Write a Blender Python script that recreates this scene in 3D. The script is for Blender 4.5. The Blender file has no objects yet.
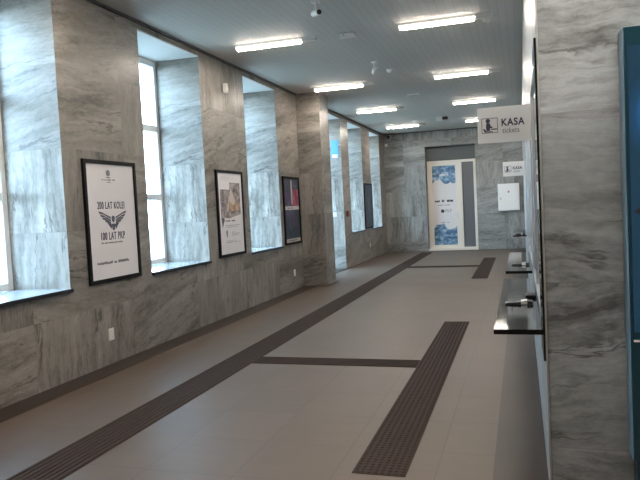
import bpy, bmesh, math, random
from mathutils import Vector, Matrix
random.seed(7)
S = bpy.context.scene
C = S.collection
PI = math.pi

# ------------------------------------------------------------------ materials
def new_mat(name):
    m = bpy.data.materials.new(name); m.use_nodes = True
    nt = m.node_tree
    return m, nt, nt.nodes, nt.links, nt.nodes['Principled BSDF']

def plain(name, col, rough=0.5, metal=0.0, spec=0.5, emit=None, estr=0.0):
    m, nt, N, L, b = new_mat(name)
    b.inputs['Base Color'].default_value = (*col, 1)
    b.inputs['Roughness'].default_value = rough
    b.inputs['Metallic'].default_value = metal
    b.inputs['Specular IOR Level'].default_value = spec
    # faint procedural unevenness so that no surface is perfectly uniform
    n = N.new('ShaderNodeTexNoise'); n.inputs['Scale'].default_value = 9; n.inputs['Detail'].default_value = 3
    tc = N.new('ShaderNodeTexCoord'); L.new(tc.outputs['Object'], n.inputs['Vector'])
    r = N.new('ShaderNodeMapRange')
    r.inputs['To Min'].default_value = max(0.02, rough - .05); r.inputs['To Max'].default_value = min(1, rough + .05)
    L.new(n.outputs['Fac'], r.inputs['Value']); L.new(r.outputs['Result'], b.inputs['Roughness'])
    if emit:
        b.inputs['Emission Color'].default_value = (*emit, 1); b.inputs['Emission Strength'].default_value = estr
    return m

class NG:
    """tiny expression helper for math nodes"""
    def __init__(s, N, L): s.N, s.L = N, L
    def m(s, op, a, b=None, c=None):
        n = s.N.new('ShaderNodeMath'); n.operation = op
        for i, v in enumerate((a, b, c)):
            if v is None: continue
            if isinstance(v, (int, float)): n.inputs[i].default_value = v
            else: s.L.new(v, n.inputs[i])
        return n.outputs[0]
    def comb(s, x, y, z=0.0):
        n = s.N.new('ShaderNodeCombineXYZ')
        for i, v in enumerate((x, y, z)):
            if isinstance(v, (int, float)): n.inputs[i].default_value = v
            else: s.L.new(v, n.inputs[i])
        return n.outputs[0]
    def white(s, vec):
        n = s.N.new('ShaderNodeTexWhiteNoise'); n.noise_dimensions = '3D'; s.L.new(vec, n.inputs['Vector']); return n
    def noise(s, vec, scale, detail=4, rough=.55, dist=0.0):
        n = s.N.new('ShaderNodeTexNoise'); s.L.new(vec, n.inputs['Vector'])
        n.inputs['Scale'].default_value = scale; n.inputs['Detail'].default_value = detail
        n.inputs['Roughness'].default_value = rough; n.inputs['Distortion'].default_value = dist
        return n.outputs['Fac']
    def ramp(s, fac, stops):
        n = s.N.new('ShaderNodeValToRGB'); e = n.color_ramp.elements
        while len(e) < len(stops): e.new(.5)
        for el, (p, c) in zip(e, stops): el.position = p; el.color = (*c, 1)
        s.L.new(fac, n.inputs['Fac']); return n.outputs['Color']
    def mix(s, fac, a, b, mode='MIX'):
        n = s.N.new('ShaderNodeMix'); n.data_type = 'RGBA'; n.blend_type = mode
        for sock, v in ((n.inputs[0], fac), (n.inputs[6], a), (n.inputs[7], b)):
            if isinstance(v, (int, float)): sock.default_value = v
            elif isinstance(v, tuple): sock.default_value = (*v, 1)
            else: s.L.new(v, sock)
        return n.outputs[2]

def marble(name, rot_share=.5, tint=(1, 1, 1), gain=1.0, phu=0.0, phv=.19, wid=1.6, var=.24, vein_amt=.6, vein_w=.006, xph=0.0):
    """polished grey-brown veined stone cladding in large slabs, vein direction changing from slab to slab"""
    m, nt, N, L, b = new_mat(name); g = NG(N, L)
    tc = N.new('ShaderNodeTexCoord'); sp = N.new('ShaderNodeSeparateXYZ'); L.new(tc.outputs['Object'], sp.inputs[0])
    ge = N.new('ShaderNodeNewGeometry'); ns = N.new('ShaderNodeSeparateXYZ'); L.new(ge.outputs['True Normal'], ns.inputs[0])
    side = g.m('GREATER_THAN', g.m('ABSOLUTE', ns.outputs['X']), .5)     # slabs run along the wall they are fixed to
    ux = g.m('ADD', sp.outputs['X'], 16.0 * 3 + 5.3); uy = g.m('ADD', sp.outputs['Y'], 16.0 * 6 + phu)
    u = g.m('ADD', g.m('ADD', ux, xph), g.m('MULTIPLY', side, g.m('SUBTRACT', uy, ux)))
    v = g.m('ADD', sp.outputs['Z'], phv)
    tu = g.m('DIVIDE', u, wid); tv = g.m('DIVIDE', v, .84)
    w = g.white(g.comb(g.m('FLOOR', tu), g.m('FLOOR', tv), 3.3)); wc = N.new('ShaderNodeSeparateXYZ'); L.new(w.outputs['Color'], wc.inputs[0])
    r1, r2, r3 = wc.outputs[0], wc.outputs[1], wc.outputs[2]
    swap = g.m('LESS_THAN', r1, rot_share)
    du = g.m('MULTIPLY', g.m('SUBTRACT', v, u), swap)
    a = g.m('ADD', u, du); c = g.m('SUBTRACT', v, du)       # a runs along the veins
    ang = g.m('MULTIPLY', g.m('SUBTRACT', r2, .3), .5)
    ang = g.m('MULTIPLY', ang, g.m('SUBTRACT', 1.0, g.m('MULTIPLY', swap, .75)))
    a2 = g.m('ADD', a, g.m('MULTIPLY', c, ang)); c2 = g.m('SUBTRACT', c, g.m('MULTIPLY', a, ang))
    off = g.m('MULTIPLY', r3, 37.0)
    warp = g.noise(g.comb(a2, g.m('MULTIPLY', c2, 2.0), off), 2.2, 4)
    warp2 = g.noise(g.comb(g.m('MULTIPLY', a2, 1.5), g.m('MULTIPLY', c2, 2.5), off), 5.0, 5, .65)
    c3 = g.m('ADD', c2, g.m('ADD', g.m('MULTIPLY', warp, .14), g.m('MULTIPLY', warp2, .07)))
    mott = g.noise(g.comb(a2, g.m('MULTIPLY', c2, 1.7), off), 11.0, 7, .72)
    broad = g.noise(g.comb(g.m('MULTIPLY', a2, .45), g.m('MULTIPLY', c3, 2.2), off), 1.6, 3, .5)
    band = g.noise(g.comb(g.m('MULTIPLY', a2, .8), g.m('MULTIPLY', c3, 9.0), off), 1.7, 9, .7)
    fine = g.noise(g.comb(g.m('MULTIPLY', a2, 2.0), g.m('MULTIPLY', c3, 30.0), off), 1.5, 6, .7)
    calm = g.noise(g.comb(a2, c2, g.m('ADD', off, 17.0)), 1.1, 2)     # quiet and lively areas within a slab
    f = g.m('ADD', g.m('MULTIPLY', broad, .34), g.m('ADD', g.m('MULTIPLY', mott, .20), g.m('ADD', g.m('MULTIPLY', band, .30), g.m('MULTIPLY', fine, .16))))
    f = g.m('ADD', .505, g.m('MULTIPLY', g.m('SUBTRACT', f, .5), g.m('ADD', .35, g.m('MULTIPLY', calm, 1.5))))
    col = g.ramp(f, [(.36, (.065, .061, .057)), (.45, (.145, .138, .130)), (.53, (.215, .206, .197)), (.64, (.30, .29, .278))])
    vn = g.noise(g.comb(g.m('MULTIPLY', a2, .35), g.m('MULTIPLY', c3, 2.0), g.m('ADD', off, 9.0)), 1.4, 5, .6)
    d = g.m('ABSOLUTE', g.m('SUBTRACT', vn, .5))
    patch = g.noise(g.comb(a2, g.m('MULTIPLY', c2, 2.0), g.m('ADD', off, 4.0)), 1.6, 3)
    soft = g.m('MINIMUM', g.m('MAXIMUM', g.m('MULTIPLY', g.m('SUBTRACT', patch, .46), 9.0), 0.0), 1.0)
    vein = g.m('SUBTRACT', 1.0, g.m('MINIMUM', g.m('DIVIDE', d, g.m('ADD', vein_w, g.m('MULTIPLY', fine, .02))), 1.0))
    col = g.mix(g.m('MULTIPLY', vein, g.m('MULTIPLY', soft, vein_amt)), col, (.04, .037, .035))
    # slab joints
    fu = g.m('ABSOLUTE', g.m('SUBTRACT', g.m('FRACT', tu), .5)); fv = g.m('ABSOLUTE', g.m('SUBTRACT', g.m('FRACT', tv), .5))
    j = g.m('MAXIMUM', g.m('GREATER_THAN', fu, .4987), g.m('GREATER_THAN', fv, .4975))
    col = g.mix(g.m('MULTIPLY', j, .35), col, (.09, .085, .08))
    shade = g.m('ADD', 1.0 - var * .5, g.m('MULTIPLY', r3, var))
    col = g.mix(1.0, col, tuple(t * gain for t in tint), 'MULTIPLY')
    sc = N.new('ShaderNodeVectorMath'); sc.operation = 'SCALE'; L.new(col, sc.inputs[0]); L.new(shade, sc.inputs['Scale'])
    L.new(sc.outputs[0], b.inputs['Base Color'])
    b.inputs['Roughness'].default_value = .36
    b.inputs['Specular IOR Level'].default_value = .4
    return m

def floor_tiles(name, c1, c2, size=.6, rough=.42, ox=.53, oy=.26, joint=.6, streak=True):
    m, nt, N, L, b = new_mat(name); g = NG(N, L)
    tc = N.new('ShaderNodeTexCoord'); sp = N.new('ShaderNodeSeparateXYZ'); L.new(tc.outputs['Object'], sp.inputs[0])
    x = g.m('ADD', sp.outputs['X'], ox + 30 * size); y = g.m('ADD', sp.outputs['Y'], -oy + 30 * size + .6 * size)
    tx = g.m('DIVIDE', x, size); ty = g.m('DIVIDE', y, size)
    w = g.white(g.comb(g.m('FLOOR', tx), g.m('FLOOR', ty), 1.7))
    ws = N.new('ShaderNodeSeparateXYZ'); L.new(w.outputs['Color'], ws.inputs[0])
    n = g.noise(g.comb(g.m('MULTIPLY', x, 2.0), g.m('MULTIPLY', y, 9.0), g.m('MULTIPLY', ws.outputs[0], 20)), 1.4, 5)
    n2 = g.noise(g.comb(x, y, 0.0), .5, 3)
    f = g.m('ADD', g.m('MULTIPLY', n, .5), g.m('ADD', g.m('MULTIPLY', ws.outputs[1], .22), g.m('MULTIPLY', n2, .3)))
    col = g.ramp(f, [(.25, c1), (.8, c2)])
    fx = g.m('ABSOLUTE', g.m('SUBTRACT', g.m('FRACT', tx), .5)); fy = g.m('ABSOLUTE', g.m('SUBTRACT', g.m('FRACT', ty), .5))
    j = g.m('MAXIMUM', g.m('GREATER_THAN', fx, .4955), g.m('GREATER_THAN', fy, .4955))
    col = g.mix(g.m('MULTIPLY', j, joint), col, (.03, .025, .022))
    L.new(col, b.inputs['Base Color'])
    L.new(g.m('ADD', rough - .06, g.m('MULTIPLY', n2, .14)), b.inputs['Roughness'])
    b.inputs['Specular IOR Level'].default_value = .28
    return m

def ceiling_mat():
    m, nt, N, L, b = new_mat('ceiling_slats'); g = NG(N, L)
    tc = N.new('ShaderNodeTexCoord'); sp = N.new('ShaderNodeSeparateXYZ'); L.new(tc.outputs['Object'], sp.inputs[0])
    t = g.m('DIVIDE', g.m('ADD', sp.outputs['X'], 20.0), .1)
    f = g.m('ABSOLUTE', g.m('SUBTRACT', g.m('FRACT', t), .5))
    gr = g.m('GREATER_THAN', f, .44)
    w = g.white(g.comb(g.m('FLOOR', t), 0.0, 0.0))
    col = g.mix(g.m('MULTIPLY', w.outputs['Value'], .35), (.56, .535, .495), (.51, .49, .45))
    col = g.mix(g.m('MULTIPLY', gr, .22), col, (.25, .245, .235))
    L.new(col, b.inputs['Base Color'])
    h = g.m('SUBTRACT', 1.0, g.m('MULTIPLY', g.m('MAXIMUM', g.m('SUBTRACT', f, .40), 0.0), 8.0))
    bp = N.new('ShaderNodeBump'); bp.inputs['Strength'].default_value = .15; bp.inputs['Distance'].default_value = .01
    L.new(h, bp.inputs['Height']); L.new(bp.outputs[0], b.inputs['Normal'])
    b.inputs['Roughness'].default_value = .7
    return m

def glass_mat(name='window_glass', tint=(.93, .97, .98), refl=1.0):
    m = bpy.data.materials.new(name); m.use_nodes = True
    nt = m.node_tree; N, L = nt.nodes, nt.links
    N.remove(N['Principled BSDF'])
    tr = N.new('ShaderNodeBsdfTransparent'); tr.inputs[0].default_value = (*tint, 1)
    gl = N.new('ShaderNodeBsdfGlossy'); gl.inputs['Roughness'].default_value = .02
    fr = N.new('ShaderNodeFresnel')
    ge = N.new('ShaderNodeNewGeometry'); mr = N.new('ShaderNodeMapRange')
    mr.inputs['To Min'].default_value = 1.45; mr.inputs['To Max'].default_value = 1 / 1.45   # same reflectance on both faces of the thin pane
    L.new(ge.outputs['Backfacing'], mr.inputs['Value']); L.new(mr.outputs['Result'], fr.inputs[0])
    mx = N.new('ShaderNodeMixShader')
    L.new(fr.outputs[0], mx.inputs[0]); L.new(tr.outputs[0], mx.inputs[1]); L.new(gl.outputs[0], mx.inputs[2])
    L.new(mx.outputs[0], N['Material Output'].inputs[0])
    return m

def photo_mat(name, stops, scale, sx=1, sz=1, seed=0.0, detail=5, rough=.35):
    """printed picture: mottled colour fields"""
    m, nt, N, L, b = new_mat(name); g = NG(N, L)
    tc = N.new('ShaderNodeTexCoord'); sp = N.new('ShaderNodeSeparateXYZ'); L.new(tc.outputs['Object'], sp.inputs[0])
    n = g.noise(g.comb(g.m('MULTIPLY', sp.outputs['X'], sx), g.m('MULTIPLY', sp.outputs['Z'], sz), seed), scale, detail, .65, .3)
    L.new(g.ramp(n, stops), b.inputs['Base Color']); b.inputs['Roughness'].default_value = rough
    return m

def screen_mat():
    """lit display: deep blue page with a brighter blue area near the top"""
    m, nt, N, L, b = new_mat('kiosk_screen_lit'); g = NG(N, L)
    tc = N.new('ShaderNodeTexCoord'); sp = N.new('ShaderNodeSeparateXYZ'); L.new(tc.outputs['Object'], sp.inputs[0])
    dx = g.m('DIVIDE', g.m('SUBTRACT', sp.outputs['X'], -.13), .24); dz = g.m('DIVIDE', g.m('SUBTRACT', sp.outputs['Z'], 1.95), .26)
    r = g.m('SQRT', g.m('ADD', g.m('MULTIPLY', dx, dx), g.m('MULTIPLY', dz, dz)))
    col = g.ramp(r, [(.0, (.12, .5, 1.0)), (.5, (.035, .22, .62)), (.8, (.012, .065, .15)), (1.0, (.010, .043, .080))])
    b.inputs['Base Color'].default_value = (.01, .02, .03, 1); b.inputs['Roughness'].default_value = .12
    L.new(col, b.inputs['Emission Color']); b.inputs['Emission Strength'].default_value = .75
    return m

M = {}
M['marble'] = marble('marble_cladding', .33, (1.0, .95, .89), 1.27, -.1, .19, 1.6, .24, .8, .008)
M['marble_pier'] = marble('marble_cladding_horizontal', .0, (.86, .97, 1.08), 1.28, 0, .51, 1.6, .8, .8, .010, 3 * 1.6)  # bluish tint paints in kiosk glow; top slab's paleness is partly painted lamp light
M['marble_back'] = marble('marble_cladding_back', .5, (.95, .99, 1.0), 1.35, .2, .51)
M['floor'] = floor_tiles('floor_taupe_tiles', (.088, .061, .044), (.113, .080, .059))
M['border'] = floor_tiles('floor_border_tiles', (.026, .0165, .0125), (.038, .025, .0195), .6, .4, .1, .1)
M['tactile'] = plain('tactile_brown', (.043, .028, .022), .7, spec=.06)
M['ceiling'] = ceiling_mat()
M['dark_gap'] = plain('shadow_gap_profile', (.05, .05, .05), .6)
M['white_plaster'] = plain('white_plaster', (.80, .80, .79), .7)
M['pvc'] = plain('white_window_frame', (.78, .77, .75), .35)
M['cream'] = plain('cream_door_frame', (.76, .70, .62), .4)
M['glass'] = glass_mat()
M['glass_grey'] = plain('grey_frosted_glazing', (.13, .135, .145), .2)
M['sill'] = plain('pale_polished_sill', (.42, .44, .45), .12)
M['sill_edge'] = plain('dark_sill_edge', (.015, .016, .02), .3)
M['black'] = plain('black_aluminium', (.006, .006, .008), .5, spec=.18)
M['black_gloss'] = plain('black_polished_stone', (.008, .008, .008), .07, spec=.36)
M['paper'] = plain('white_poster_paper', (.80, .77, .79), .35)
M['ink'] = plain('navy_ink', (.05, .055, .10), .5)
M['ink_grey'] = plain('grey_ink', (.22, .22, .25), .5)
M['ink_soft'] = plain('soft_navy_ink', (.12, .125, .17), .5)
M['ink_black'] = plain('black_ink', (.02, .02, .025), .5)
M['white'] = plain('white_sheet_metal', (.86, .84, .82), .4)
M['white_plastic'] = plain('white_plastic', (.74, .73, .70), .4)
M['grey_plastic'] = plain('grey_plastic', (.36, .36, .36), .5)
M['dark_plastic'] = plain('dark_plastic', (.02, .02, .022), .35)
M['steel'] = plain('brushed_aluminium', (.62, .62, .62), .3, .85)
M['lamp'] = plain('lit_lamp_diffuser', (.9, .9, .9), .5, emit=(1, .90, .78), estr=160.0)
M['lamp_side'] = plain('lit_lamp_side', (.9, .9, .9), .5, emit=(1, .93, .85), estr=5.0)
M['red'] = plain('red_plastic', (.17, .02, .015), .4)
M['blue_notice'] = plain('blue_notice_print', (.07, .26, .52), .4)
M['teal'] = plain('teal_grey_painted_metal', (.13, .22, .28), .35)
M['teal_dark'] = plain('dark_teal_glass', (.012, .045, .066), .12)
M['screen'] = screen_mat()
M['pavement'] = floor_tiles('outdoor_pavement', (.20, .18, .15), (.26, .235, .20), .5, .8)
M['door_white'] = plain('white_printed_film', (.70, .67, .66), .35)
M['door_blue'] = photo_mat('blue_printed_film', [(.3, (.025, .06, .12)), (.45, (.07, .17, .30)), (.55, (.20, .33, .46)), (.7, (.58, .64, .70))], 5.0, 1, 1.3, 2.0)
M['pic_town'] = photo_mat('printed_town_picture', [(.32, (.06, .05, .06)), (.46, (.24, .20, .20)), (.58, (.42, .36, .34)), (.7, (.55, .50, .48))], 9, 1, 1.4, 5.0)
M['pic_orange'] = photo_mat('printed_ochre_buildings', [(.35, (.22, .12, .07)), (.5, (.46, .28, .17)), (.65, (.62, .46, .36))], 9, 1.4, .8, 1.0)
M['pic_pale'] = plain('printed_pale_roof', (.66, .56, .52), .4)
M['pic_blue'] = photo_mat('printed_blue_picture', [(.3, (.012, .015, .025)), (.48, (.03, .045, .075)), (.6, (.05, .075, .115)), (.75, (.15, .16, .19))], 5, 1.3, 1, 8.0)
M['pic_magenta'] = photo_mat('printed_red_picture', [(.35, (.12, .02, .05)), (.55, (.30, .05, .10)), (.7, (.40, .18, .22))], 5, 1.3, .6, 3.0)
M['pic_violet'] = photo_mat('printed_violet_picture', [(.35, (.03, .022, .05)), (.55, (.085, .055, .13)), (.7, (.20, .17, .22))], 5, 1.3, .6, 6.0)
M['pic_navy'] = photo_mat('printed_navy_picture', [(.35, (.012, .028, .05)), (.55, (.022, .05, .085)), (.75, (.05, .10, .15))], 3, 1, .6, 4.0)
M['caption'] = plain('pale_caption_strip', (.52, .47, .46), .4)
M['orange_ink'] = plain('orange_ink', (.45, .22, .10), .5)

# ------------------------------------------------------------------ mesh building
class MB:
    def __init__(s): s.bm = bmesh.new()
    def box(s, x0, x1, y0, y1, z0, z1):
        v = [s.bm.verts.new((x, y, z)) for z in (z0, z1) for y in (y0, y1) for x in (x0, x1)]
        for f in ((0, 2, 3, 1), (4, 5, 7, 6), (0, 1, 5, 4), (2, 6, 7, 3), (0, 4, 6, 2), (1, 3, 7, 5)):
            s.bm.faces.new([v[i] for i in f])
        return s
    def prism(s, poly, a0, a1, axis='z'):
        """polygon swept along an axis; poly is (x,y) for z, (x,z) for y, (y,z) for x"""
        P = {'z': lambda p, a: (p[0], p[1], a), 'y': lambda p, a: (p[0], a, p[1]), 'x': lambda p, a: (a, p[0], p[1])}[axis]
        lo = [s.bm.verts.new(P(p, a0)) for p in poly]; hi = [s.bm.verts.new(P(p, a1)) for p in poly]
        n = len(poly)
        fs = [s.bm.faces.new(lo[::-1]), s.bm.faces.new(hi)]
        for i in range(n): fs.append(s.bm.faces.new((lo[i], lo[(i + 1) % n], hi[(i + 1) % n], hi[i])))
        return s
    def cone(s, c, r0, r1, h, axis=(0, 0, 1), n=20, caps=True):
        ax = Vector(axis).normalized(); q = Vector((0, 0, 1)).rotation_difference(ax).to_matrix()
        rings = []
        for r, z in ((r0, 0), (r1, h)):
            rings.append([s.bm.verts.new(Vector(c) + q @ Vector((r * math.cos(2 * PI * i / n), r * math.sin(2 * PI * i / n), z))) for i in range(n)])
        for i in range(n): s.bm.faces.new((rings[0][i], rings[0][(i + 1) % n], rings[1][(i + 1) % n], rings[1][i]))
        if caps: s.bm.faces.new(rings[0][::-1]); s.bm.faces.new(rings[1])
        return s
    def dome(s, c, r, axis=(0, 0, -1), squash=1.0, n=20, m=6):
        ax = Vector(axis).normalized(); q = Vector((0, 0, 1)).rotation_difference(ax).to_matrix()
        prev = None
        for k in range(m):
            t = k / m * PI / 2
            ring = [s.bm.verts.new(Vector(c) + q @ Vector((r * math.cos(t) * math.cos(2 * PI * i / n), r * math.cos(t) * math.sin(2 * PI * i / n), r * math.sin(t) * squash))) for i in range(n)]
            if prev:
                for i in range(n): s.bm.faces.new((prev[i], prev[(i + 1) % n], ring[(i + 1) % n], ring[i]))
            else: s.bm.faces.new(ring[::-1])
            prev = ring
        top = s.bm.verts.new(Vector(c) + q @ Vector((0, 0, r * squash)))
        for i in range(n): s.bm.faces.new((prev[i], prev[(i + 1) % n], top))
        return s
    def frame(s, x0, x1, z0, z1, w, y0, y1):
        """rectangular frame facing -Y"""
        s.box(x0, x0 + w, y0, y1, z0, z1).box(x1 - w, x1, y0, y1, z0, z1)
        s.box(x0 + w, x1 - w, y0, y1, z0, z0 + w).box(x0 + w, x1 - w, y0, y1, z1 - w, z1)
        return s
    def build(s, name, mat, parent=None, bevel=0.0, smooth=False):
        bmesh.ops.recalc_face_normals(s.bm, faces=s.bm.faces)
        me = bpy.data.meshes.new(name); s.bm.to_mesh(me); s.bm.free()
        o = bpy.data.objects.new(name, me); C.objects.link(o)
        me.materials.append(M[mat] if isinstance(mat, str) else mat)
        if smooth:
            for p in me.polygons: p.use_smooth = True
            e = o.modifiers.new('edge_split', 'EDGE_SPLIT'); e.split_angle = math.radians(35)
        if bevel:
            b = o.modifiers.new('bevel', 'BEVEL'); b.width = bevel; b.segments = 2; b.limit_method = 'ANGLE'
        if parent: o.parent = parent
        return o

def thing(name, label, cat, loc=(0, 0, 0), rz=0.0, group=None):
    o = bpy.data.objects.new(name, None); C.objects.link(o); o.empty_display_size = .1
    o.location = loc; o.rotation_euler = (0, 0, rz); o['label'] = label; o['category'] = cat
    if group: o['group'] = group
    return o
def tag(o, label, cat, group=None):
    o['label'] = label; o['category'] = cat
    if group: o['group'] = group
    return o
def struct(o): o['kind'] = 'structure'; return o
def struct_empty(name, loc=(0, 0, 0), rz=0.0):
    o = bpy.data.objects.new(name, None); C.objects.link(o); o.location = loc; o.rotation_euler = (0, 0, rz)
    o.empty_display_size = .1; o['kind'] = 'structure'; return o
def copy_tree(o, parent=None):
    c = o.copy(); C.objects.link(c)
    if parent: c.parent = parent
    for ch in list(o.children): copy_tree(ch, c)
    return c

def text(name, body, x0, x1, z0, z1, y, mat, parent, bold=0.0, fit=True):
    """raised lettering facing -Y that fills the rectangle x0..x1, z0..z1"""
    cu = bpy.data.curves.new(name, 'FONT'); cu.body = body; cu.size = 1; cu.extrude = .004; cu.offset = bold; cu.space_character = 1.12
    t = bpy.data.objects.new(name, cu); C.objects.link(t)
    bpy.context.view_layer.update()
    me = bpy.data.meshes.new_from_object(t.evaluated_get(bpy.context.evaluated_depsgraph_get()))
    bpy.data.objects.remove(t); bpy.data.curves.remove(cu)
    xs = [v.co.x for v in me.vertices]; ys = [v.co.y for v in me.vertices]
    ax, bx, ay, by = min(xs), max(xs), min(ys), max(ys)
    for v in me.vertices:
        v.co = Vector((x0 + (v.co.x - ax) / (bx - ax) * (x1 - x0), y - .0012 - v.co.z * .25, z0 + (v.co.y - ay) / (by - ay) * (z1 - z0)))
    me.name = name; me.materials.clear(); me.materials.append(M[mat])
    o = bpy.data.objects.new(name, me); C.objects.link(o); o.parent = parent
    return o

def blurred_line(mb, x0, x1, z0, z1, y, gap=.3, seed=1):
    """a printed line too small to read: short irregular strokes"""
    r = random.Random(seed); x = x0; h = z1 - z0
    while x < x1:
        w = h * r.uniform(.35, .9)
        if r.random() > .16: mb.box(x, min(x + w, x1), y - .0012, y, z0 + h * r.choice((0, 0, .1)), z1 - h * r.choice((0, .15, .3)))
        x += w + h * gap * r.uniform(.5, 1)

# ------------------------------------------------------------------ room numbers (metres; camera above the origin)
XL, XR, XE = -4.36, 0.10, 3.2          # window wall, ticket wall, east end of the building
XO = -5.13                             # outer face of the window wall
YN, YP, YB = -2.6, 3.42, 21.6          # wall behind the camera, pier face, back wall
ZC = 3.97
SILL, HEAD = .915, 3.86
SPL = .035                              # reveals splay by this much towards outside
wins = [(3.88, 5.44), (6.95, 8.50), (10.05, 11.51), (16.87, 18.38), (19.46, 20.84)]
DOOR = (14.55, 16.12)

# floor, ceiling, outside
struct(MB().box(XO, XE + .1, YN - .1, YB + .9, -.15, 0).build('floor', 'floor'))
struct(MB().box(XO, XE + .1, YN - .1, YB + .9, ZC, ZC + .15).build('ceiling', 'ceiling'))
struct(MB().box(-60, 40, -45, 70, -.35, -.2).build('ground', 'pavement'))

# left wall: aprons, headers and splayed piers as one wall
w = MB()
ops = [(a, b, SILL) for a, b in wins] + [(*DOOR, 0.0)]
ops.sort()
y = YN
for a, b, z in ops:
    w.prism([(XL, y), (XL, a), (XO, a + SPL), (XO, y + (SPL * -1 if y > YN else 0))], 0, ZC)
    if z > 0: w.prism([(XL, a), (XL, b), (XO, b - SPL), (XO, a + SPL)], 0, z - .035)
    y = b
w.prism([(XL, y), (XL, YB + .5), (XO, YB + .5), (XO, y - SPL)], 0, ZC)
wl = struct(w.build('wall_left', 'marble'))
h = MB()
for a, b, z in ops: h.prism([(XL, a), (XL, b), (XO, b - SPL), (XO, a + SPL)], HEAD + .012, ZC)
struct(h.build('wall_left_header', 'marble')).name = 'trim_1'
so = MB()
for a, b, z in ops: so.prism([(XL - .002, a), (XL - .002, b), (XO, b - SPL), (XO, a + SPL)], HEAD, HEAD + .012)
struct(so.build('trim_2', 'white_plaster'))
# engaged pilaster
struct(MB().box(XL, -3.86, 12.72, 13.36, 0, ZC).build('wall_pilaster', 'marble')).name = 'trim_11'

# windows
def window(i, a, b):
    r = struct_empty('window_%d' % i, (XO + .06, 0, 0))
    a2, b2 = a + SPL - .012, b - SPL + .012
    f = MB(); X0, X1 = -.05, .03
    def bar(y0, y1, z0, z1, xa=X0, xb=X1): f.box(xa, xb, y0, y1, z0, z1)
    z0, z1 = SILL, HEAD
    bar(a2, a2 + .075, z0, z1); bar(b2 - .075, b2, z0, z1); bar(a2 + .075, b2 - .075, z0, z0 + .075); bar(a2 + .075, b2 - .075, z1 - .09, z1)
    ym = (a2 + b2) / 2
    bar(ym - .06, ym + .06, z0 + .075, z1 - .09)
    for zz in (1.88, 2.87):
        bar(a2 + .075, ym - .06, zz - .045, zz + .045); bar(ym + .06, b2 - .075, zz - .045, zz + .045)
    f.build('window_frame', 'pvc', r, .006)
    for (ya, yb) in ((a2 + .07, ym - .055), (ym + .055, b2 - .07)):
        for (za, zb) in ((z0 + .07, 1.84), (1.92, 2.83), (2.91, z1 - .085)):
            MB().box(-.012, -.006, ya, yb, za, zb).build('pane', 'glass', r)
    s = MB().prism([(.03, a2), (XL - XO - .06, a + .003), (XL - XO - .06, b - .003), (.03, b2)], SILL - .034, SILL - .001).build('window_sill', 'sill', r)
    MB().box(XL - XO - .059, XL - XO - .025, a - .002, b + .002, SILL - .036, SILL + .0005).build('sill_edge', 'sill_edge', s)
for i, (a, b) in enumerate(wins): window(i + 1, a, b)

# glazed side exit
d = struct_empty('door_1', (XO + .08, 0, 0))
a, b = DOOR[0] + SPL, DOOR[1] - SPL
f = MB()
for y0, y1, z0, z1 in ((a - .01, a + .08, 0, HEAD), (b - .08, b + .01, 0, HEAD), (a + .08, b - .08, HEAD - .09, HEAD), (a + .08, b - .08, 2.3, 2.42), (a + .08, b - .08, 0.0, .14), ((a + b) / 2 - .07, (a + b) / 2 + .07, .14, 2.3)):
    f.box(-.04, .04, y0, y1, z0, z1)
f.build('door_frame', 'pvc', d, .005)
MB().box(-.006, 0, a + .07, b - .07, .13, 2.31).box(-.006, 0, a + .07, b - .07, 2.41, HEAD - .08).build('pane', 'glass', d)
hd = MB()
for yy in ((a + b) / 2 - .04, (a + b) / 2 + .04):
    hd.cone((.04, yy, 1.05), .012, .012, .05, (1, 0, 0), 10).box(.08, .1, yy - .012, yy + .012, .98, 1.16)
hd.build('door_handle', 'steel', d)
struct(MB().box(XO + .02, XL + .02, DOOR[0] - .02, DOOR[1] + .02, -.01, .012).build('trim_3', 'border'))

# back wall with a recessed doorway
DX0, DX1, DZ = -2.98, -1.36, 3.45
bw = MB().box(XL - .1, DX0, YB, YB + .5, 0, ZC).box(DX1, XE, YB, YB + .5, 0, ZC).box(DX0, DX1, YB, YB + .5, DZ, ZC)
struct(bw.build('wall_back', 'marble_back'))
struct(MB().box(DX0, DX1, YB + .32, YB + .5, 2.97, DZ).box(DX0, DX1, YB + .40, YB + .5, 0, 2.97).build('trim_4', plain('dark_transom_panel', (.085, .10, .10), .4)))  # lower box is added unseen behind the door to stop light leaking in
d = struct_empty('door_2', (0, YB + .3, 0))
x0, x1, z1 = DX0 + .01, DX1 - .01, 2.98
f = MB().frame(x0, x1, 0.0, z1, .085, -.05, .05)
f.box(-1.96, -1.83, -.05, .05, .085, z1 - .085)
f.build('door_frame', 'cream', d, .006)
leaf = MB().frame(x0 + .08, -1.955, .08, z1 - .08, .085, -.045, .03).build('door_leaf', 'cream', d, .005)
film = MB().box(x0 + .16, -2.035, -.02, -.012, .16, z1 - .16).build('printed_film', 'door_white', d)
fx0, fx1 = x0 + .165, -2.04
r = random.Random(4)
def ragged(za, zb, ztoe):
    pts = [(fx0, za), (fx1, za)]
    n = 9
    for k in range(n + 1): pts.append((fx1 - (fx1 - fx0) * k / n, zb + r.uniform(-1, 1) * ztoe))
    return pts
MB().prism(ragged(z1 - .17, 2.28, .10), -.0225, -.0205, 'y').build('blue_print', 'door_blue', film)
MB().prism(ragged(.17, .78, .12), -.0225, -.0205, 'y').build('blue_print', 'door_blue', film)
bl = MB(); blurred_line(bl, -2.56, -2.28, 2.46, 2.56, -.0226, .1, 3); bl.build('white_caption', 'door_white', film)
bl = MB(); blurred_line(bl, fx0 + .06, fx1 - .10, 1.60, 1.68, -.0206, .15, 5); blurred_line(bl, fx0 + .16, fx1 - .20, 1.49, 1.515, -.0206, .4, 6)
bl.build('lettering', 'ink_black', film)
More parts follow.
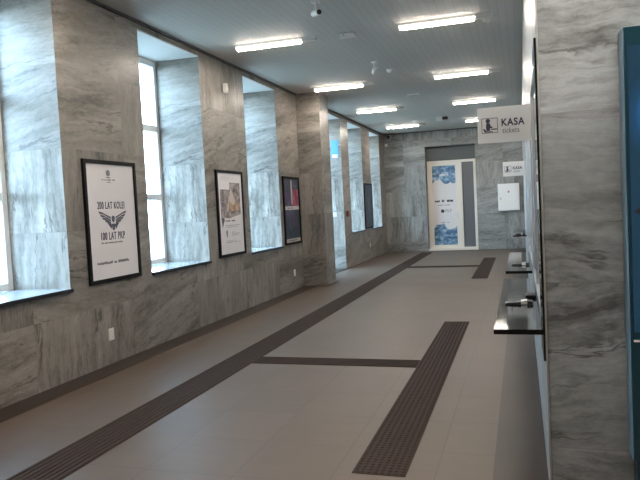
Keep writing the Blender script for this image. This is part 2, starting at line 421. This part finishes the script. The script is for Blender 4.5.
MB().cone((-2.50, -.0206, 1.30), .058, .058, .002, (0, -1, 0), 18).build('logo', 'ink_black', film)
text('lettering', 'PKP', -2.41, -2.20, 1.25, 1.36, -.0206, 'ink_grey', film)
bl = MB(); blurred_line(bl, -2.56, -2.30, .90, .935, -.0206, .4, 9); bl.build('lettering', 'ink_grey', film)
MB().box(-1.84, x1 - .075, -.01, 0, .075, z1 - .075).build('side_pane', 'glass_grey', d)
MB().box(-2.02, -1.985, -.06, -.045, 1.05, 1.27).cone((-2.0, -.06, 1.16), .013, .013, .05, (0, -1, 0), 10).box(-2.11, -1.99, -.115, -.095, 1.148, 1.172).build('door_handle', 'steel', d)
struct(MB().box(DX0, DX1, YB - .0, YB + .32, 0, .05).build('trim_5', 'cream'))

# ticket wall with service windows, pier facing the camera, outer walls
tw_open = [(3.95, 6.25), (7.05, 9.35), (13.9, 16.2)]
tz0, tz1 = .90, 2.40
t = MB(); y = YP + .15
for a, b in tw_open:
    t.box(XR, XR + .15, y, a, 0, ZC); t.box(XR, XR + .15, a, b, 0, tz0); t.box(XR, XR + .15, a, b, tz1, ZC); y = b
t.box(XR, XR + .15, y, YB, 0, ZC)
struct(t.build('wall_right', 'marble_back'))
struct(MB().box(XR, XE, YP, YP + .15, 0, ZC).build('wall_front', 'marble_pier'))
struct(MB().box(XE, XE + .1, YN - .1, YB + .5, 0, ZC).build('wall_east', 'marble_back'))
struct(MB().box(XO, XE, YN - .1, YN, 0, ZC).build('wall_rear', 'marble_back'))
struct(MB().box(XR - .003, XR + .006, YP - .012, YP + .01, 0, ZC).build('trim_6', 'steel'))
for i, (a, b) in enumerate(tw_open):
    r_ = struct_empty('window_%d' % (len(wins) + 1 + i), (XR, 0, 0))
    f = MB(); X0, X1 = -.008, .05
    f.box(X0, X1, a, a + .05, tz0, tz1).box(X0, X1, b - .05, b, tz0, tz1).box(X0, X1, a + .05, b - .05, tz0, tz0 + .05).box(X0, X1, a + .05, b - .05, tz1 - .05, tz1)
    f.box(X0, X1, (a + b) / 2 - .025, (a + b) / 2 + .025, tz0 + .05, tz1 - .05)
    f.build('window_frame', 'steel', r_, .003)
    MB().box(.012, .02, a + .045, b - .045, tz0 + .045, tz1 - .045).build('pane', 'glass_grey', r_)
tag(MB().box(XR - .014, XR - .001, YP + .004, 3.80, .77, 2.39).build('edge_panel', 'black_gloss', None, .001),
    'tall narrow black glass panel edge on the corner of the veined stone pier', 'panel')

# floor borders and skirting lines
struct(MB().box(XL, -4.07, YN, 12.72, 0, .003).build('trim_7', 'border'))
struct(MB().box(-.205, XR, YN + .2, YB, 0, .003).build('trim_8', 'border'))
struct(MB().box(XL, -3.80, 12.64, 12.72, 0, .003).box(-3.86, -3.80, 12.72, 13.42, 0, .003).box(XL, XL + .07, 13.36, DOOR[0], 0, .003).box(XL, XL + .07, DOOR[1], YB, 0, .003).box(XL + .07, XR, YB - .09, YB, 0, .003).build('trim_9', 'border'))
struct(MB().box(XL, XL + .035, YN, 12.72, ZC - .03, ZC).box(XL, XL + .035, 13.36, YB, ZC - .03, ZC).box(XL + .035, XR, YB - .03, YB, ZC - .03, ZC).build('trim_10', 'dark_gap'))

# ------------------------------------------------------------------ tactile paving
def ribbed(name, x0, x1, y0, y1, along, label, group=None, n=8):
    m = MB().box(x0, x1, y0, y1, .0, .004)
    for k in range(n):
        if along == 'y':
            p = x0 + (x1 - x0) * (k + .5) / n; m.box(p - .010, p + .010, y0 + .005, y1 - .005, .004, .009)
        else:
            p = y0 + (y1 - y0) * (k + .5) / n; m.box(x0 + .005, x1 - .005, p - .010, p + .010, .004, .009)
    return tag(m.build(name, 'tactile'), label, 'tactile strip', group)
ribbed('tactile_guide_strip', -3.13, -2.77, YN + .3, 20.95, 'y', 'long dark brown ribbed guide strip running the length of the floor on the window side')
ribbed('tactile_guide_strip', -2.768, -1.027, 6.22, 6.51, 'x', 'short dark crosswise floor strip joining the long guide strip to the nearer studded strip', n=6)
ribbed('tactile_guide_strip', -2.768, -1.027, 16.02, 16.36, 'x', 'short dark crosswise floor strip far back joining the guide strip to the farther studded strip', n=6)
def studded(y0, y1, label):
    m = MB().box(-1.025, -.70, y0, y1, 0, .004)
    p = .0405; j = 0; yy = y0 + .022
    while yy < y1 - .018:
        for k in range(8):
            xx = -1.025 + .0203 + k * p + (.0 if j % 2 else .0)
            m.cone((xx, yy, .004), .0135, .0085, .005, n=6)
        yy += p; j += 1
    return tag(m.build('tactile_warning_strip', M['tactile']), label, 'tactile strip')
studded(3.68, 8.69, 'large dark brown studded floor strip in the right foreground, nearest the counter shelf')
studded(13.56, 18.42, 'far dark brown studded floor strip near the back wall, right of the white door')

# ------------------------------------------------------------------ ceiling lights
def lamp():
    t = thing('ceiling_light', '', 'ceiling light', (0, 0, ZC), 0, 'linear ceiling lamps')
    MB().box(-.50, .70, -.030, .030, -.030, 0).build('housing', 'white_plastic', t, .003)
    MB().box(-.485, .485, -.040, .040, -.066, -.0305).build('diffuser', 'lamp_side', t, .004)
    MB().box(-.470, .470, -.036, .036, -.071, -.0665).build('lower_diffuser', 'lamp', t)
    MB().box(.50, .70, -.036, .036, -.058, -.0305).build('driver_cover', 'white_plastic', t, .004)
    return t
L0 = lamp(); first = True
rows = [(-2.2, None), (1.4, None), (5.0, None), (8.62, ('nearest of the left row of lit ceiling tubes, close to the windows', 'large lit tube lamp nearest the camera in the right ceiling row')),
        (12.28, ('lit tube lamp above the stone pilaster, second in the left ceiling row', 'lit tube lamp second in the right ceiling row, level with the pilaster')),
        (15.75, ('lit tube lamp third in the left ceiling row, just past the pilaster', 'lit tube lamp third in the right ceiling row, above the hanging ticket sign')),
        (19.4, ('farthest lit tube lamp of the left ceiling row, before the back wall', 'farthest lit tube lamp of the right ceiling row, partly behind the ticket sign'))]
for yy, labs in rows:
    for k, xx in enumerate((-3.31, -.97)):
        o = L0 if first else copy_tree(L0); first = False
        o.location = (xx, yy, ZC)
        o['label'] = labs[k] if labs else 'unseen lit tube lamp added on the ceiling before the pier to brighten it'
for xx, yy in ((.62, 2.94), (.62, 2.45), (1.95, 2.94)):  # unseen extra tubes, added to brighten the upper pier
    o = copy_tree(L0); o.location = (xx, yy, ZC); o['label'] = 'unseen lit tube lamp added on the ceiling before the pier to brighten it'

# ------------------------------------------------------------------ ceiling and wall devices
def smoke(loc, label, box=False):
    t = thing('smoke_detector', label, 'detector', loc)
    MB().cone((0, 0, -.018), .062, .066, .018, n=24).build('mounting_base', 'white_plastic', t, 0, True)
    MB().cone((0, 0, -.05), .038, .054, .032, n=24).build('sensor_head', 'white_plastic', t, 0, True)
    MB().cone((0, 0, -.058), .012, .012, .008, n=12).build('indicator', 'grey_plastic', t)
    return t
def bullet_cam(loc, rz, label):
    t = thing('security_camera', label, 'camera', loc, rz)
    MB().cone((0, 0, -.02), .05, .055, .02, n=20).build('mounting_base', 'white_plastic', t, 0, True)
    MB().cone((0, 0, -.10), .014, .014, .08, n=10).build('bracket', 'white_plastic', t, 0, True)
    MB().cone((0, .09, -.115), .036, .036, .2, (0, -1, -.18), 18).build('camera_body', 'white_plastic', t, 0, True)
    MB().cone((0, -.108, -.151), .03, .026, .012, (0, -1, -.18), 18).build('lens', 'dark_plastic', t, 0, True)
    return t
bullet_cam((-2.17, 7.22, ZC), math.radians(35), 'white security camera with a dark lens at the top edge, nearest on the ceiling')
smoke((-2.10, 6.95, ZC), 'white round detector at the very top edge beside the nearest ceiling camera')
t = thing('ceiling_speaker', 'white box shaped detector on the ceiling between the two nearest lamps', 'detector', (-2.19, 8.72, ZC))
MB().box(-.11, .11, -.055, .055, -.055, 0).build('housing', 'white_plastic', t, .012)
MB().box(-.05, -.03, -.058, -.054, -.04, -.02).build('indicator', 'grey_plastic', t)
t.name = 'motion_detector'
bullet_cam((-2.24, 10.65, ZC), math.radians(200), 'small white security camera mid ceiling, just in front of the round detector')
smoke((-2.12, 11.38, ZC), 'round white detector mid ceiling, just behind a small security camera')
t = thing('emergency_light', 'flat pale plate on the ceiling beyond the mid ceiling camera', 'emergency light', (-2.15, 14.15, ZC))
MB().box(-.13, .13, -.05, .05, -.03, 0).build('housing', 'white_plastic', t, .008)
MB().box(-.10, .10, -.03, .03, -.036, -.0305).build('lens', 'grey_plastic', t)
t = thing('projecting_detector', 'far pale ceiling box with a dark underside, before the back wall', 'detector', (-2.03, 18.4, ZC))
MB().box(-.15, .02, -.1, .1, -.10, 0).build('housing', 'white_plastic', t, .012)
MB().box(.021, .17, -.08, .08, -.075, -.0).build('sensor_block', 'dark_plastic', t, .01)
t.name = 'motion_detector'
# back corner
t = thing('dome_camera', 'dark dome security camera high in the back left corner', 'camera', (-4.17, YB, 3.86))
MB().cone((0, 0, 0), .09, .085, .05, (0, -1, 0), 22).build('mounting_base', 'grey_plastic', t, 0, True)
MB().dome((0, -.05, 0), .07, (0, -1, 0)).build('dome', 'dark_plastic', t, 0, True)
t = thing('wall_speaker', 'small grey round device under the dome camera in the back corner', 'speaker', (-4.25, YB, 3.60))
MB().cone((0, 0, 0), .07, .06, .06, (0, -1, 0), 18).build('housing', 'grey_plastic', t, 0, True)
MB().cone((0, -.0605, 0), .045, .04, .012, (0, -1, 0), 18).build('grille', 'white_plastic', t, 0, True)
# detector on the window wall
t = thing('motion_detector', 'small white motion detector high on the window wall between second and third visible windows', 'detector', (XL, 9.27, 3.53), PI / 2)
MB().box(-.012, .012, -.02, 0, -.03, .03).build('bracket', 'grey_plastic', t)
MB().prism([(-.045, -.02), (.045, -.02), (.035, -.075), (-.035, -.075)], -.075, .075).build('housing', 'white_plastic', t, .008)
MB().prism([(-.03, -.0755), (.03, -.0755), (.022, -.085), (-.022, -.085)], -.05, .01).build('lens', 'pvc', t, .003)

def socket(yy, zz, label):
    t = thing('wall_socket', label, 'socket', (XL, yy, zz), PI / 2)
    MB().box(-.045, .045, -.012, 0, -.066, .066).build('cover_plate', 'white_plastic', t, .004)
    for z in (-.031, .031):
        ou = MB().cone((0, -.0125, z), .024, .024, .004, (0, -1, 0), 18).build('outlet', 'pvc', t)
        for x in (-.009, .009): MB().cone((x, -.0166, z), .003, .003, .001, (0, -1, 0), 8).build('pin_hole', 'dark_plastic', ou)
socket(6.05, .33, 'white double socket low on the stone wall under the poster with winged emblem')
socket(12.12, .34, 'white double socket low on the wall beside the stone pilaster')
socket(18.95, .42, 'white double socket low on the far wall under the narrow navy poster')
t = thing('fire_alarm_switch', 'small red fire call point on the wall just past the side doorway', 'fire alarm', (XL, 16.42, 1.42), PI / 2)
MB().box(-.06, .06, -.045, 0, -.075, .075).build('housing', 'red', t, .006)
MB().box(-.032, .032, -.049, -.0455, -.032, .032).build('press_plate', plain('dark_red_plate', (.10, .02, .02), .4), t)
# notice and reader on the side doorway reveal
# door reveal runs along direction (XO,b-SPL)->(XL,b)
ra = math.atan2(SPL, XL - XO)
t = thing('blue_notice', 'blue notice high on the pale reveal of the side doorway', 'notice', (-4.52, DOOR[1] - SPL * (.16 / .6) - .001, 3.08), ra)
MB().box(-.10, .09, -.012, 0, -.20, .24).build('panel', 'blue_notice', t, .003)
MB().box(-.07, .06, -.0135, -.0122, -.2, -.12).build('lettering', 'paper', t)
t = thing('door_release', 'small dark box with white label on the side doorway reveal', 'switch', (-4.60, DOOR[1] - SPL * (.24 / .6) - .001, 1.58), ra)
MB().box(-.05, .05, -.03, 0, -.06, .06).build('housing', 'grey_plastic', t, .004)
MB().box(-.05, .05, -.008, 0, -.22, -.10).build('label_plate', 'caption', t)

# ------------------------------------------------------------------ posters (local frame faces -Y, turned to the room)
PW, PH = .955, 1.335
def poster(yc, zc, label, name='framed_poster', rw=PW):
    t = thing(name, label, 'poster', (XL, yc, zc), PI / 2, 'framed posters along the window wall')
    MB().frame(-rw / 2, rw / 2, -PH / 2, PH / 2, .042, -.032, 0).build('frame', 'black', t, .003)
    return t
F_ = -.0165
# 1: white anniversary poster
t = poster(6.205, 1.573, 'white framed poster with winged emblem reading 200 lat kolei, nearest on the wall')
sh = MB().box(-PW / 2 + .04, PW / 2 - .04, -.016, 0, -PH / 2 + .04, PH / 2 - .04).build('sheet', 'paper', t)
text('lettering', '200 LAT KOLEI', -.27, .225, .135, .215, F_, 'ink', sh, .006)
text('lettering', '100 LAT PKP', -.235, .20, -.205, -.120, F_, 'ink', sh, .006)
bl = MB(); blurred_line(bl, -.235, .20, -.245, -.227, F_, .3, 2); bl.build('lettering', 'ink_grey', sh)
em = MB()
for s in (-1, 1):
    feathers = [(.26, .100, .075, .064), (.235, .066, .045, .034), (.20, .034, .018, .006), (.155, .004, -.010, -.022), (.11, -.026, -.036, -.050)]
    for L_, zo, zi, dz in feathers:
        em.prism([(s * .045, zi - .03), (s * (L_ - .06), zo), (s * L_, zo + .012), (s * (L_ - .02), zo - .014), (s * (L_ - .08), zo - .022), (s * .045, zi - .052)], F_ - .0012, F_, 'y')
em.prism([(-.03, .045), (0, .062), (.03, .045), (.022, .0), (0, -.02), (-.022, .0)], F_ - .0012, F_, 'y')
em.prism([(-.035, -.03), (.035, -.03), (.03, -.06), (.02, -.095), (0, -.105), (-.02, -.095), (-.03, -.06)], F_ - .0012, F_, 'y')
em.build('winged_emblem', 'ink_soft', sh)
lg = MB().cone((-.045, F_, .53), .036, .036, .001, (0, -1, 0), 20); lg.box(-.08, -.01, F_ - .001, F_, .475, .487)
lg.build('emblem', 'ink_grey', sh)
bl = MB(); blurred_line(bl, -.16, .07, .448, .462, F_, .3, 11); blurred_line(bl, -.07, -.01, .425, .435, F_, .3, 12)
blurred_line(bl, -.33, .25, -.468, -.438, F_, .12, 13); bl.build('lettering', 'ink_grey', sh)
# 2: white poster with a town picture
t = poster(9.29, 1.590, 'white framed poster with a brown picture of houses above small text')
sh = MB().box(-PW / 2 + .04, PW / 2 - .04, -.016, 0, -PH / 2 + .04, PH / 2 - .04).build('sheet', 'paper', t)
MB().prism([(-.36, .37), (-.02, .37), (-.02, .48), (.36, .48), (.36, -.02), (-.08, -.08), (-.36, -.05), (-.36, .0)], F_ - .0008, F_, 'y').build('picture', 'pic_town', sh)
MB().prism([(-.05, .05), (-.16, .03), (.02, .40), (.20, .15), (.12, .05)], F_ - .0016, F_ - .0009, 'y').build('picture_roof', 'pic_pale', sh)
MB().prism([(-.10, .04), (.30, .04), (.30, .15), (.18, .20), (.10, .12), (-.06, .19)], F_ - .0024, F_ - .0017, 'y').build('picture_houses', 'pic_orange', sh)
MB().prism([(-.36, -.05), (-.24, -.075), (-.33, -.22)], F_ - .0008, F_, 'y').build('picture_tail', 'pic_blue', sh)
bl = MB(); blurred_line(bl, -.25, .12, -.125, -.105, F_, .1, 21); bl.build('lettering', 'ink', sh)
bl = MB()
for k, z in enumerate((-.19, -.215, -.30, -.325, -.35, -.43, -.455)): blurred_line(bl, -.22 + .2 * (k > 1 and k < 5), .30 - .1 * (k % 3), z, z + .009, F_, .5, 30 + k)
bl.build('lettering', 'ink_grey', sh)
MB().prism([(-.22, -.28), (-.19, -.25), (-.16, -.28), (-.17, -.35), (-.19, -.38), (-.21, -.35)], F_ - .001, F_, 'y').build('emblem', 'ink_grey', sh)
bl = MB()
for k, z in enumerate((.56, .535, .51)): blurred_line(bl, -.33, -.02, z, z + .008, F_, .6, 40 + k)
bl.build('lettering', 'caption', sh)
# 3: two stacked dark pictures
t = poster(12.13, 1.583, 'framed poster of two stacked dark blue and red pictures, beside the pilaster', rw=.93)
W3 = .93 / 2 - .04
sh = MB().box(-W3, W3, -.016, 0, -PH / 2 + .04, PH / 2 - .04).build('sheet', 'pic_blue', t)
MB().box(-W3 + .02, -.02, F_ - .0008, F_, .10, .36).build('picture', 'pic_violet', sh)
MB().box(.06, W3 - .02, F_ - .0008, F_, .09, .42).build('picture', 'pic_magenta', sh)
MB().box(-.03, .05, F_ - .0008, F_, .12, .60).build('picture_stripe', 'caption', sh)
MB().box(-W3, W3, F_ - .001, F_, .015, .085).build('caption_strip', 'caption', sh)
MB().box(-W3 + .03, .0, F_ - .0008, F_, -.12, -.04).box(-.05, .22, F_ - .0008, F_, -.32, -.1).build('picture', 'pic_violet', sh)
MB().box(-W3, W3, F_ - .001, F_, -.625, -.555).build('caption_strip', 'caption', sh)
bl = MB(); blurred_line(bl, -.3, .2, -.60, -.58, F_ - .0011, .3, 51); blurred_line(bl, -.3, .1, .04, .06, F_ - .0011, .3, 52); bl.build('lettering', 'ink', sh)
# 4: navy poster
t = poster(18.92, 1.60, 'narrow looking dark navy framed poster between the two farthest windows', rw=1.02)
sh = MB().box(-.47, .47, -.016, 0, -PH / 2 + .04, PH / 2 - .04).build('sheet', 'pic_navy', t)
bl = MB()
for k in range(6): blurred_line(bl, -.12, .16, .16 - k * .065, .19 - k * .065, F_, .3, 60 + k)
blurred_line(bl, -.3, .3, -.49, -.475, F_, .3, 70)
bl.build('lettering', 'ink_grey', sh)
MB().frame(-.12, .14, -.10, .22, .012, F_ - .001, F_).build('emblem', 'ink_grey', sh)

# ------------------------------------------------------------------ hanging ticket signs
def kasa(loc, label):
    t = thing('ticket_sign', label, 'sign', loc, 0, 'projecting ticket signs')
    MB().box(0, .395, -.010, .010, 0, .270).build('sign_panel', 'white', t, .002)
    MB().box(.385, .399, -.022, .022, .02, .25).build('wall_bracket', 'steel', t, .002)
    MB().frame(.030, .150, .075, .190, .005, -.0125, -.0101).build('icon_border', 'ink_grey', t)
    ic = MB()
    ic.cone((.078, -.0101, .168), .017, .017, .0022, (0, -1, 0), 16)
    ic.prism([(.066, .152), (.092, .150), (.098, .128), (.112, .122), (.108, .112), (.092, .114), (.094, .094), (.066, .094), (.062, .125)], -.0123, -.0101, 'y')
    ic.box(.100, .146, -.0123, -.0101, .100, .108)
    ic.prism([(.040, .112), (.058, .106), (.062, .092), (.112, .088), (.112, .082), (.052, .082)], -.0123, -.0101, 'y')
    ic.build('clerk_icon', 'ink', t)
    text('lettering', 'KASA', .178, .345, .122, .178, -.0101, 'ink', t, .025)
    text('lettering', 'tickets', .182, .305, .068, .108, -.0101, 'ink_grey', t, .008)
    return t
k1 = kasa((XR - .398, 5.15, 2.032), 'larger white projecting sign reading KASA tickets, nearest on the ticket wall')
k2 = copy_tree(k1); k2.location = (XR - .398, 12.6, 2.02)
k2['label'] = 'smaller looking white projecting sign reading KASA tickets, farther along the ticket wall'

# ------------------------------------------------------------------ counter shelves and what lies on them
def shelf(y0, y1, label):
    o = MB().box(-.275, -.009, 0, y1 - y0, -.03, 0).build('counter_shelf', 'black_gloss', None, .002)
    o.location = (XR, y0, .85); tag(o, label, 'shelf', 'ticket counter shelves')
shelf(3.84, 6.32, 'polished black counter shelf under the nearest ticket window')
shelf(6.98, 9.40, 'polished black counter shelf second along the ticket wall')
shelf(13.8, 16.2, 'small looking farthest black counter shelf on the ticket wall')
def terminal(loc, label):
    t = thing('card_terminal', label, 'card terminal', loc, 0, 'card terminals on the counters')
    MB().prism([(-.13, 0), (.06, 0), (.06, .022), (.02, .026), (-.05, .016), (-.13, .012)], -.04, .04, 'y').build('body', 'dark_plastic', t, .004)
    MB().prism([(-.022, .0215), (.020, .0275), (.020, .031), (-.022, .025)], -.042, .034, 'y').build('screen', 'white_plastic', t)
    MB().prism([(-.022, .004), (.020, .004), (.020, .023), (-.022, .020)], -.0445, -.0405, 'y').build('side_label', 'white_plastic', t)
    ke = MB()
    for i in range(4):
        for j in range(3): ke.box(-.115 + i * .017, -.104 + i * .017, -.028 + j * .02, -.014 + j * .02, .012, .0145 + i * .001)
    ke.build('keypad', 'dark_plastic', t)
    return t
c1 = terminal((.0, 4.78, .8505), 'black card terminal with a pale screen on the nearest counter shelf')
for loc, lab in (((.01, 7.60, .8505), 'black card terminal with a pale screen on the second counter shelf'),
                 ((.0, 14.15, .8505), 'black card terminal on the farthest counter shelf by the back wall')):
    o = copy_tree(c1); o.location = loc; o['label'] = lab
t = thing('coin_tray', 'small dark tray against the glass behind the nearest card terminal', 'tray', (.06, 5.12, .8505))
MB().box(-.05, .028, -.09, .09, 0, .022).build('body', 'black', t, .006)
MB().box(-.04, .02, -.075, .075, .0222, .024).build('tray_insert', 'black', t)

# ------------------------------------------------------------------ white cabinet on the back wall
t = thing('wall_cabinet', 'white metal wall cabinet with a small emblem on the back wall right of the door', 'cabinet', (-.36, YB, 1.23))
MB().box(-.33, .33, -.14, 0, 0, .86).build('body', 'white', t, .006)
dr = MB().box(-.315, .315, -.152, -.1405, .015, .845).build('door', 'white', t, .003)
MB().cone((0, -.1525, .60), .034, .034, .002, (0, -1, 0), 16).build('emblem', 'orange_ink', dr)
MB().box(-.27, -.23, -.16, -.1525, .36, .42).build('lock', 'caption', dr)

# ------------------------------------------------------------------ information kiosk at the right edge
t = thing('information_kiosk', 'tall dark teal information kiosk with a lit blue screen in front of the pier', 'kiosk', (.83, 3.415, 0))
KW = .365
MB().box(-KW, KW, -.13, 0, .335, 2.36).build('body', 'teal', t, .008)
MB().box(-KW + .02, KW - .02, -.12, -.01, 0, .335).build('plinth', 'teal_dark', t, .004)
fp = MB().box(-KW + .004, KW - .004, -.1375, -.1305, .340, 2.356).build('front_glass', 'teal_dark', t, .003)
sc = MB().box(-.345, .345, -.1395, -.138, .95, 2.27).build('screen', 'screen', fp)
MB().prism([(-.335, 1.51), (-.305, 1.54), (-.298, 1.575), (-.275, 1.565), (-.26, 1.53), (-.275, 1.49), (-.298, 1.465), (-.303, 1.50)], -.1415, -.1397, 'y').build('arrow_symbol', 'ink_black', sc)
bl = MB(); bl.box(-.348, -.318, -.1395, -.138, .905, .915).box(-.297, -.275, -.1395, -.138, .905, .915).box(-.265, -.2, -.1395, -.138, .905, .915); bl.build('caption_marks', 'paper', fp)

# ------------------------------------------------------------------ daylight, camera
wd = bpy.data.worlds.new('sky'); S.world = wd; wd.use_nodes = True
N, L = wd.node_tree.nodes, wd.node_tree.links
bg = N['Background']
tc = N.new('ShaderNodeTexCoord'); sp = N.new('ShaderNodeSeparateXYZ'); L.new(tc.outputs['Generated'], sp.inputs[0])
rp = N.new('ShaderNodeValToRGB'); L.new(sp.outputs['Z'], rp.inputs['Fac'])
rp.color_ramp.elements[0].position = 0; rp.color_ramp.elements[0].color = (.64, .83, 1.0, 1)
rp.color_ramp.elements[1].position = .6; rp.color_ramp.elements[1].color = (.42, .71, 1.0, 1)
L.new(rp.outputs['Color'], bg.inputs['Color']); bg.inputs['Strength'].default_value = 23.0

yaw, pit, rol = .30324671, .04899868, -.04955352
fw = Vector((-math.sin(yaw) * math.cos(pit), math.cos(yaw) * math.cos(pit), -math.sin(pit)))
r0 = Vector((math.cos(yaw), math.sin(yaw), 0)); u0 = r0.cross(fw)
rr = r0 * math.cos(rol) + u0 * math.sin(rol); uu = -r0 * math.sin(rol) + u0 * math.cos(rol)
cd = bpy.data.cameras.new('camera'); cam = bpy.data.objects.new('camera', cd); C.objects.link(cam)
cam.matrix_world = Matrix(((rr.x, uu.x, -fw.x, 0), (rr.y, uu.y, -fw.y, 0), (rr.z, uu.z, -fw.z, 1.6), (0, 0, 0, 1)))
cd.sensor_width = 36; cd.lens = 646.3 * 36 / 640; cd.clip_start = .05; cd.clip_end = 300
S.camera = cam
S.view_settings.view_transform = 'Standard'; S.view_settings.look = 'None'
S.view_settings.gamma = 1; S.view_settings.use_curve_mapping = False; S.view_settings.exposure = 0.0
S.cycles.max_bounces = 10; S.cycles.diffuse_bounces = 6; S.cycles.sample_clamp_indirect = 6
